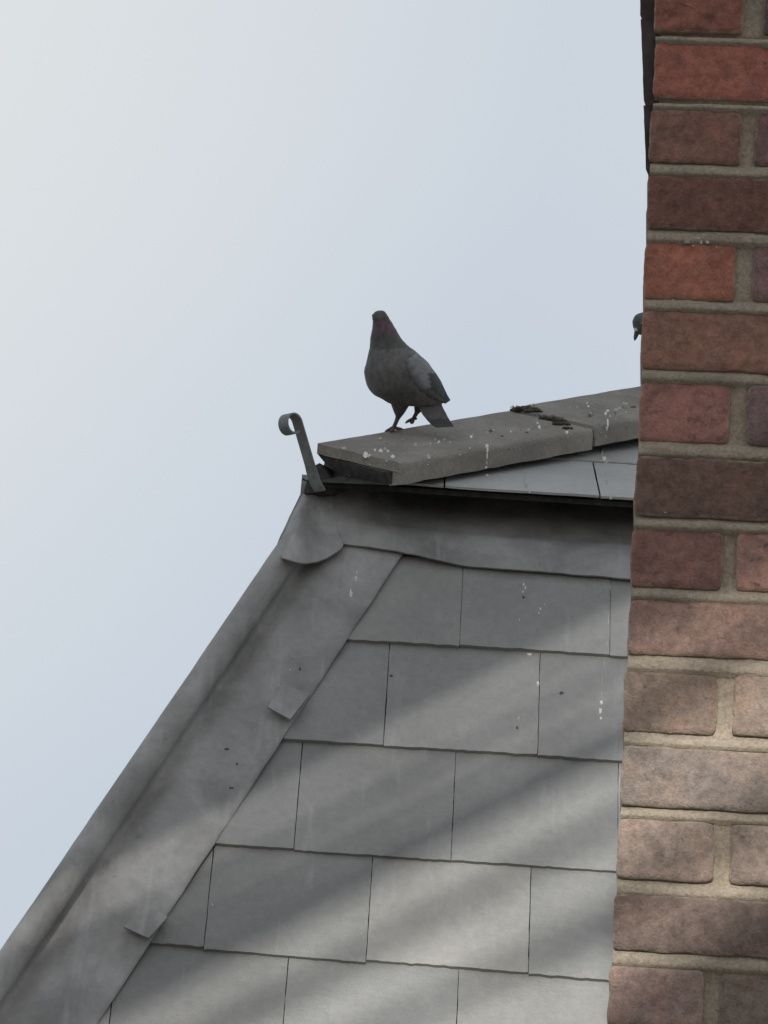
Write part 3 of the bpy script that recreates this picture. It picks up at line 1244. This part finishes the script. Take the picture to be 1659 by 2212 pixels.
foot_px = zdisp(600, 1985)
footp = apex_at_px(foot_px[0])
BD = proj(footp)[2]
foot_y = proj(footp)[1]
DY = foot_y - foot_px[1]                                       # nudge so that the foot stands on the arris


def conv1(zx, zy):
    x, y = zdisp(zx, zy)
    return (x, y + DY)


VIEW = ray(829.5, 1106).normalized()
pig = thing('pigeon', 'dark grey pigeon with purplish neck standing in full view on the hip tiles', 'pigeon', tuple(footp), 'pigeons on the roof')
gP = Geo()
secs = [(345, 112, 425, 110, 0.9, 0.0), (300, 132, 462, 128, 0.95, 0.0), (270, 172, 492, 165, 1.0, 0.0), (262, 225, 522, 215, 1.0, 0.0),
        (266, 300, 560, 290, 0.98, 0.0), (254, 400, 618, 385, 0.92, 0.0), (240, 500, 668, 478, 0.88, 0.0), (228, 610, 735, 575, 0.86, 0.0),
        (210, 730, 845, 680, 0.84, 0.002), (184, 860, 965, 775, 0.82, 0.004), (142, 1000, 1095, 895, 0.80, 0.006), (138, 1110, 1195, 1010, 0.78, 0.008),
        (166, 1240, 1275, 1130, 0.74, 0.010), (222, 1355, 1325, 1245, 0.70, 0.013), (300, 1435, 1365, 1360, 0.64, 0.016), (420, 1500, 1385, 1440, 0.56, 0.020),
        (560, 1575, 1380, 1505, 0.46, 0.024), (760, 1600, 1350, 1560, 0.36, 0.028), (980, 1615, 1290, 1590, 0.30, 0.032)]
loft_px(gP, secs, BD, conv1, 32, plumage, 3, 0.0022)
body = gP.build('body', [M_FEATHER], pig, sharp=0)
bvh = BVHTree.FromPolygons([v.co.copy() for v in body.data.vertices], [tuple(p.vertices) for p in body.data.polygons])
# folded wing lying on the near flank
wing_rows = [((770, 900), (940, 775)), ((790, 1010), (1060, 870)), ((830, 1130), (1165, 975)), ((905, 1250), (1255, 1090)),
             ((1020, 1370), (1325, 1200)), ((1150, 1465), (1380, 1320)), ((1290, 1530), (1430, 1425)), ((1400, 1560), (1478, 1505))]
gw = Geo()
pts, tl_ = [], []
nu = 12
rows2 = []
for i in range(len(wing_rows) - 1):
    for k in range(4):
        t = k / 4
        rows2.append(tuple(tuple(lerp(a, b, t) for a, b in zip(p, q)) for p, q in zip(wing_rows[i], wing_rows[i + 1])))
rows2.append(wing_rows[-1])
for j, (a, b) in enumerate(rows2):
    for i in range(nu):
        t = i / (nu - 1)
        zx, zy = lerp(a[0], b[0], t), lerp(a[1], b[1], t)
        px, py = conv1(zx, zy)
        r_ = ray(px, py)
        hit = bvh.ray_cast(CAM_LOC, r_.normalized())
        base = at_depth(px, py, BD - 0.030)
        dmin = BD - 0.020 - 0.010 * (1 - t)
        d_h = min(hit[0].dot(VIEW) - CAM_LOC.dot(VIEW), dmin) if hit[0] else dmin
        bulge = 0.0045 * (math.sin(math.pi * min(max(t, 0.0), 1.0)) ** 0.6)
        p = CAM_LOC + r_ * (d_h - bulge - 0.0008 * math.sin(j * 1.7))
        pts.append(p)
        prim = zx > 1080 + (1 - t) * 160 and zy > 1080 and t > 0.45
        k = min(1.0, max(0.0, (t - 0.05) / 0.35))
        c = tuple(lerp(u, w_, k) for u, w_ in zip((0.095, 0.094, 0.092), (0.195, 0.200, 0.204)))
        if prim:
            c = (0.042, 0.045, 0.040)
        elif zy > 1330:
            c = (0.092, 0.090, 0.087)
        tl_.append((*c, 1))
v, f = slab(pts, nu, len(rows2), VIEW * 0.006)
gw.add(v, f, 0, tl_ + tl_)
gw.build('wing', [M_FEATHER], pig, sharp=0)
# tail, over the near side of the tiles
gt = Geo()
tsec = [(930, 1500, 1330, 1470, 0.22, 0.026), (975, 1610, 1340, 1590, 0.14, 0.032), (1040, 1740, 1400, 1720, 0.09, 0.042), (1110, 1830, 1455, 1815, 0.07, 0.052),
        (1180, 1905, 1500, 1890, 0.055, 0.062), (1245, 1945, 1522, 1930, 0.04, 0.068)]
loft_px(gt, tsec, BD, conv1, 20, lambda zx, zy, s: (0.095, 0.093, 0.09) if zy < 1800 else (0.05, 0.05, 0.048), 3, 0.001)
gt.build('tail', [M_FEATHER], pig, sharp=0)


def P1(zx, zy, d=0.0):
    return at_depth(*conv1(zx, zy), BD) - VIEW * d


def leg(g, pts_, rad, toes, parent):
    v_, f_ = tube(pts_, rad, 12)
    g.add(v_, f_, 0, (0.085, 0.08, 0.078, 1))
    for tp, tr in toes:
        v_, f_ = tube(tp, tr, 8)
        g.add(v_, f_, 1)
    nfeather = 0
    o = g.build('leg', [M_FEATHER, M_LEG], parent, sharp=0)
    return o


gl = Geo()
thigh = [P1(700, 1500, 0.018), P1(690, 1590, 0.016), P1(680, 1680, 0.012), P1(668, 1750, 0.008), P1(655, 1790, 0.006)]
leg(gl, thigh, [0.022, 0.0185, 0.0125, 0.007, 0.0045],
    [([P1(662, 1765, 0.007), P1(630, 1850, 0.004), P1(596, 1925, 0.002), P1(590, 1950, 0.0)], [0.0052, 0.0042, 0.0042, 0.0045]),
     ([P1(592, 1935, 0.001), P1(540, 1955, 0.004), P1(478, 1990, 0.005), P1(455, 2006, 0.004)], [0.0042, 0.0036, 0.003, 0.0014]),
     ([P1(592, 1935, 0.0), P1(560, 1940, -0.008), P1(520, 1965, -0.014), P1(505, 1985, -0.016)], [0.004, 0.0036, 0.003, 0.0014]),
     ([P1(595, 1940, 0.002), P1(585, 1965, 0.012), P1(555, 1985, 0.022), P1(545, 2000, 0.026)], [0.004, 0.0036, 0.003, 0.0014]),
     ([P1(600, 1935, 0.002), P1(650, 1945, 0.006), P1(705, 1955, 0.008), P1(740, 1962, 0.007)], [0.004, 0.0036, 0.003, 0.0014])], pig)
gl = Geo()
thigh = [P1(1010, 1540, 0.006), P1(985, 1620, 0.004), P1(960, 1680, 0.002), P1(945, 1715, 0.0)]
leg(gl, thigh, [0.016, 0.011, 0.0065, 0.0042],
    [([P1(950, 1705, 0.0), P1(915, 1765, -0.002), P1(895, 1800, -0.003)], [0.0045, 0.004, 0.004]),
     ([P1(900, 1795, -0.003), P1(850, 1815, -0.001), P1(805, 1840, 0.002), P1(775, 1865, 0.003)], [0.0038, 0.0034, 0.003, 0.0013]),
     ([P1(900, 1795, -0.003), P1(875, 1830, -0.006), P1(865, 1852, -0.009), P1(872, 1872, -0.010)], [0.0038, 0.0034, 0.003, 0.0013]),
     ([P1(900, 1795, -0.003), P1(895, 1830, 0.004), P1(885, 1858, 0.008), P1(876, 1880, 0.009)], [0.0038, 0.0034, 0.003, 0.0013]),
     ([P1(905, 1785, -0.003), P1(935, 1795, -0.002), P1(960, 1790, -0.002)], [0.0036, 0.003, 0.0013])], pig)
# the beak points away to the left, the head is turned from us
gb = Geo()
v, f = tube([P1(315, 215, -0.016), P1(285, 222, -0.026), P1(268, 236, -0.034)], [0.0062, 0.004, 0.0012], 10)
gb.add(v, f)
gb.build('beak', [M_BEAK], pig)
ge = Geo()
v, f = ico(P1(279, 192, 0.006), 0.0036)
ge.add(v, f)
ge.build('eye', [M_EYE], pig, sharp=0)

# second pigeon, its head leaning out from behind the brick wall
f2 = apex_at_px(1490)
BD2 = proj(f2)[2]
DY2 = proj(f2)[1] - 830
conv2 = lambda x, y: (x, y + 0.0 * DY2)
pig2 = thing('pigeon', 'pigeon mostly hidden behind the brick wall, only its bowed head showing', 'pigeon', tuple(f2), 'pigeons on the roof')
gP = Geo()
fy = proj(f2)[1]
secs2 = [(1368, 708, 1366, 694, 0.9, 0.0), (1372, 716, 1371, 683, 0.95, 0.0), (1380, 722, 1382, 676, 0.95, 0.0), (1393, 726, 1397, 674, 0.95, 0.0), (1410, 735, 1416, 676, 0.9, 0.0),
         (1428, 758, 1438, 684, 0.85, 0.0), (1450, fy - 28, 1464, 694, 0.85, 0.0), (1488, fy - 14, 1503, 706, 0.8, 0.0), (1528, fy - 16, 1545, 728, 0.75, 0.0),
         (1575, fy - 25, 1588, 762, 0.6, 0.0), (1620, fy - 22, 1626, 782, 0.35, 0.0), (1665, fy - 18, 1668, 796, 0.2, 0.0)]
loft_px(gP, secs2, BD2, conv2, 28, lambda x, y, s: (0.085, 0.10, 0.098) if x < 1410 else ((0.115, 0.075, 0.095) if x < 1445 else (0.14, 0.14, 0.142)), 4, 0.001)
gP.build('body', [M_FEATHER], pig2, sharp=0)
P2 = lambda x, y, d=0.0: at_depth(x, y, BD2) - VIEW * d
gb = Geo()
v, f = tube([P2(1379, 708, 0.004), P2(1375, 720, 0.004), P2(1372, 730, 0.004), P2(1370.5, 736, 0.004)], [0.0085, 0.006, 0.0042, 0.0012], 12)
gb.add(v, f)
gb.build('beak', [M_BEAK], pig2)
gc = Geo()
v, f = ico(P2(1373.5, 712, 0.012), 0.0048, (1, 0.8, 1.1))
gc.add(v, f)
gc.build('cere', [M_CERE], pig2, sharp=0)
ge = Geo()
v, f = ico(P2(1385, 700, 0.024), 0.0042)
ge.add(v, f)
ge.build('eye', [M_EYE], pig2, sharp=0)
gw = Geo()
loft_px(gw, [(1445, 760, 1460, 715, 0.3, 0.045), (1480, 790, 1500, 715, 0.2, 0.045), (1530, 800, 1550, 738, 0.2, 0.040), (1590, 800, 1600, 775, 0.2, 0.03), (1635, 805, 1640, 792, 0.2, 0.02)],
        BD2, conv2, 20, lambda x, y, s: (0.19, 0.20, 0.205) if x < 1530 else (0.06, 0.06, 0.06), 3, 0.0008)
gw.build('wing', [M_FEATHER], pig2, sharp=0)
for sx, dd in ((1482, 0.02), (1500, -0.02)):
    gl = Geo()
    fz = apex_at_px(sx)
    top_ = P2(sx + 4, fy - 24, dd)
    leg(gl, [top_, top_.lerp(fz, 0.5)], [0.012, 0.006],
        [([top_.lerp(fz, 0.45), fz + Vector((0, 0, 0.003))], [0.005, 0.0042]),
         ([fz + Vector((0, 0, 0.003)), fz + Vector((-0.03, -0.004, -0.002))], [0.004, 0.0016]),
         ([fz + Vector((0, 0, 0.003)), fz + Vector((-0.022, -0.02, -0.006))], [0.004, 0.0016]),
         ([fz + Vector((0, 0, 0.003)), fz + Vector((0.02, 0.012, 0.006))], [0.004, 0.0016])], pig2)

# ------------------------------------------------------------------ droppings and moss, laid on whatever surface is there
bpy.context.view_layer.update()
DG = bpy.context.evaluated_depsgraph_get()


def surf(px, py):
    ok, loc, nrm, _i, ob, _m = S.ray_cast(DG, CAM_LOC, ray(px, py).normalized())
    if not ok:
        return None
    if nrm.dot(ray(px, py)) > 0:
        nrm = -nrm
    return loc, nrm


def splat(g, px, py, rx, ry, mat, seed, th=0.0011):
    """an irregular blob; rx, ry in measuring units across and down the picture"""
    n = 14
    h = surf(px, py)
    if not h:
        return
    loc, nrm = h
    top, rim = [], []
    for k in range(n):
        a = 2 * math.pi * k / n
        rr = 1 + 0.95 * fbm(Vector((math.cos(a) * 2.2 + seed, math.sin(a) * 2.2, seed * 2.3)), 3)
        r_ = ray(px + rx * rr * math.cos(a), py + ry * rr * math.sin(a))
        dn = r_.dot(nrm)
        p = CAM_LOC + r_ * ((loc - CAM_LOC).dot(nrm) / dn) if abs(dn) > 1e-4 else loc
        rim.append(p - nrm * 0.001)
        top.append(loc + (p - loc) * 0.62 + nrm * th * (1 + 0.5 * fbm(p * 200, 2)))
    v_ = rim + top + [loc + nrm * th * 1.2]
    f_ = [(k, (k + 1) % n, n + (k + 1) % n, n + k) for k in range(n)] + [(n + k, n + (k + 1) % n, 2 * n) for k in range(n)]
    g.add(v_, f_, mat)


gD = Geo()
blobs = [(790, 981, 6, 7, 0), (797, 986, 4, 5, 0), (810, 972, 3, 3, 0), (822, 973, 5, 4, 0), (832, 970, 5, 3, 1), (838, 974, 3, 3, 0), (848, 986, 5, 4, 0), (742, 968, 8, 3, 1),
         (835, 996, 4, 4, 1), (862, 1000, 4, 3, 1), (897, 961, 4, 5, 1), (940, 949, 4, 4, 1), (948, 954, 3, 3, 0), (960, 950, 5, 3, 1), (930, 958, 3, 3, 1), (972, 955, 4, 3, 1),
         (926, 985, 4, 5, 1), (1018, 943, 4, 4, 0), (1022, 938, 3, 3, 1), (1052, 963, 4, 5, 0), (1053, 972, 2, 6, 0), (1052, 985, 2, 8, 0), (1051, 1000, 2.4, 6, 1), (1050, 1010, 3, 3, 0),
         (1060, 931, 5, 4, 2), (1066, 929, 4, 2, 1), (1052, 934, 4, 2, 1), (1142, 928, 5, 4, 1), (1138, 934, 4, 2, 2), (1165, 922, 4, 5, 0), (1161, 914, 3, 2, 0), (1084, 942, 4, 2, 2),
         (1207, 904, 4, 3, 0), (1214, 908, 4, 3, 0), (1222, 910, 3, 3, 0), (1220, 918, 4, 2.4, 0), (1225, 933, 4, 3, 0), (1230, 928, 3, 2, 1), (1271, 878, 3, 3, 0), (1268, 871, 1.5, 3, 0),
         (1274, 898, 5, 5, 2), (1276, 893, 3, 2, 1), (1308, 893, 4, 4, 0), (1313, 887, 4, 3, 0), (1318, 900, 3, 4, 1), (1313, 912, 2.5, 9, 0), (1311, 926, 3, 6, 0), (1308, 943, 2, 7, 1),
         (1330, 885, 6, 3, 1), (1338, 882, 5, 3, 1), (1352, 872, 6, 2.5, 1), (1368, 879, 7, 3, 2),
         (1051, 1026, 4, 2.5, 0), (1300, 975, 2.5, 8, 1), (1305, 990, 5, 5, 0), (1309, 1000, 3, 8, 0), (1309, 1022, 3, 6, 1), (1296, 1028, 5, 1.5, 1), (1311, 1040, 2, 10, 1), (1320, 1072, 4, 6, 1), (1137, 1050, 3, 6, 1),
         (1133, 1038, 2, 12, 1), (1142, 1060, 4, 3, 1),
         (771, 1236, 2, 6, 0), (769, 1250, 3, 8, 0), (766, 1262, 2, 5, 1), (758, 1283, 4, 8, 0), (757, 1276, 2, 6, 0), (735, 1262, 1.5, 12, 1), (733, 1292, 1.2, 10, 1),
         (1131, 1263, 3, 4, 0), (1135, 1270, 2.5, 4, 0), (1130, 1279, 3, 3, 0), (1131, 1290, 3, 4, 2), (1167, 1315, 2, 4, 0), (1164, 1324, 2, 4, 0), (1176, 1306, 1.6, 2, 0), (1122, 1339, 1.5, 3, 0),
         (1144, 1413, 6, 3, 0), (1162, 1476, 3.5, 6, 0), (1121, 1552, 3, 7, 1), (1117, 1572, 3, 4, 2), (1299, 1517, 3.5, 6, 0), (1297, 1535, 4, 8, 0), (1298, 1551, 3, 4, 0), (1300, 1500, 1.6, 9, 1),
         (1301, 1470, 1.3, 18, 1), (1305, 1435, 1.2, 14, 1), (1312, 1390, 2.0, 12, 1), (1315, 1340, 1.8, 22, 1), (1316, 1300, 1.6, 20, 1), (1318, 1270, 1.5, 10, 1),
         (626, 1447, 1.6, 3, 0), (604, 1483, 2, 8, 1), (609, 1475, 3, 2, 1), (627, 1416, 1.2, 6, 1), (459, 1954, 1.6, 5, 0), (845, 1460, 4, 3, 2), (1213, 1497, 6, 4, 2), (648, 1445, 2, 5, 2), (500, 1702, 6, 2.5, 2),
         (512, 1650, 3, 3, 2), (490, 1618, 6, 3, 2),
         (1484, 524, 12, 2.5, 1), (1515, 524, 4, 3, 0), (1509, 515, 4, 2, 0), (1528, 524, 5, 2.2, 0), (1497, 531, 2, 2, 0), (1548, 534, 2, 1.6, 0), (1437, 1107, 5, 2.4, 1), (1455, 648, 5, 2, 1), (1610, 647, 6, 2, 1), (1500, 1293, 3, 2, 1)]
for i, (x, y, rx, ry, mt) in enumerate(blobs):
    splat(gD, x, y, rx, ry, mt, i * 1.37)
rnd = random.Random(3)
for i in range(70):                                             # fine specks along the hip tiles
    t = rnd.random()
    x = lerp(720, 1370, t)
    y = lerp(955, 848, t) + rnd.uniform(8, 85)
    splat(gD, x, y, rnd.uniform(0.8, 2.4), rnd.uniform(0.7, 1.8), rnd.choice((1, 1, 2, 0)), 50 + i, 0.001)
dr = gD.build('bird_droppings', [M_GUANO, M_GUANO2, M_GUANO3], None, sharp=0)
dr['kind'] = 'stuff'
dr['label'] = 'white bird droppings splashed over hip tiles, slates and lead'

gm = Geo()
rnd = random.Random(11)
lumps = [(1112, 886, 8, 3.5), (1122, 885, 11, 5), (1136, 884, 12, 5), (1150, 885, 11, 4), (1160, 889, 9, 3), (1144, 889, 9, 3), (1176, 905, 9, 3), (1186, 906, 12, 4), (1198, 907, 14, 5), (1209, 911, 12, 5), (1205, 917, 10, 4), (1218, 917, 11, 4), (1226, 926, 8, 3), (1104, 884, 6, 2.5)]
for i, (x, y, rx, ry) in enumerate(lumps):
    h = surf(x, y)
    if not h:
        continue
    loc, nrm = h
    v_, f_ = ico(loc, 1.0, (rx * 0.0014, rx * 0.0013, ry * 0.0013), 3)
    v_ = [p + (p - loc).normalized() * 0.0045 * fbm(p * 110, 4) for p in v_]
    gm.add(v_, f_)
for i in range(60):                                             # stray stems
    x, y, rx, ry = rnd.choice(lumps[:10])
    h = surf(x + rnd.uniform(-8, 8), y + rnd.uniform(-1, 3))
    if not h:
        continue
    p = h[0]
    d = Vector((rnd.uniform(-1, 0.6), rnd.uniform(-0.6, 0.3), rnd.uniform(0.1, 0.7))).normalized() * rnd.uniform(0.008, 0.018)
    v_, f_ = tube([p, p + d * 0.5 + Vector((0, 0, 0.002)), p + d], [0.0009, 0.0008, 0.0004], 5)
    gm.add(v_, f_)
mo = gm.build('moss', [M_MOSS], None, sharp=0)
mo['kind'] = 'stuff'
mo['label'] = 'dry moss and crumbled mortar in the joint between hip tiles'

# ------------------------------------------------------------------ ground
gg = Geo()
n = 24
ext = 600.0
pts = [Vector(((i / (n - 1) - 0.5) * 2 * ext, (j / (n - 1) - 0.5) * 2 * ext, 0)) for j in range(n) for i in range(n)]
gg.add(pts, grid_faces(n, n))
go = gg.build('ground', [M_GROUND], None, smooth=False)
go['kind'] = 'structure'

# ------------------------------------------------------------------ added light blocker, unseen behind the camera: it keeps the low sun off the upper part and lets bands of it through in place of window reflections
SCR_Y = -2.0
scr = Geo()


def to_screen(p):
    k = (SCR_Y - p.y) / SUN_DIR.y
    return p + SUN_DIR * k


def bar(corners_px, plane):
    pts_ = []
    for x, y in corners_px:
        p = onF(x, y, 0.015) if plane == 'F' else Wpt(*onW(x, y))
        q_ = to_screen(p)
        pts_.append(q_)
    back = [p + Vector((0, -0.03, 0)) for p in pts_]
    nn = len(pts_)
    fs = [tuple(range(nn)), tuple(reversed(range(nn, 2 * nn)))] + [(k, k + nn, (k + 1) % nn + nn, (k + 1) % nn) for k in range(nn)]
    scr.add(pts_ + back, fs)


def band(y0a, y0b, plane, xa, xb, slope=-0.62, x0=1000, wid=0.0):
    """a bar whose shadow lies between two parallel lines (heights at x0)"""
    bar([(xa, y0a + slope * (xa - x0) - wid), (xb, y0a + slope * (xb - x0)), (xb, y0b + slope * (xb - x0)), (xa, y0b + slope * (xa - x0) + wid)], plane)


bar([(-900, -600), (1700, -600), (1700, 1140), (1000, 1504), (-900, 2492)], 'F')
band(1556, 1594, 'F', -900, 1700, slope=-0.52, wid=20)
band(1644, 1672, 'F', -900, 1700, slope=-0.52, wid=40)
band(1730, 1800, 'F', -900, 1700, slope=-0.52, wid=60)
band(1926, 1950, 'F', -900, 1700, slope=-0.52, wid=40)
bar([(1700, 1760), (1700, 1870), (1000, 2150), (300, 2480), (300, 2460), (1000, 2120)], 'F')
bar([(1240, -900), (6500, -900), (6500, 1020), (2100, 1020), (1240, 1455)], 'W')
band(1500, 1590, 'W', 1240, 2600, slope=-0.6, x0=1340)
band(1890, 1960, 'W', 1240, 3200, slope=-0.6, x0=1340)
band(2120, 2700, 'W', 1240, 3600, slope=-0.6, x0=1340)
so = scr.build('light_blocker', [M_BLOCKER], None, smooth=False)  # put in only to shape the sunlight
so['kind'] = 'structure'
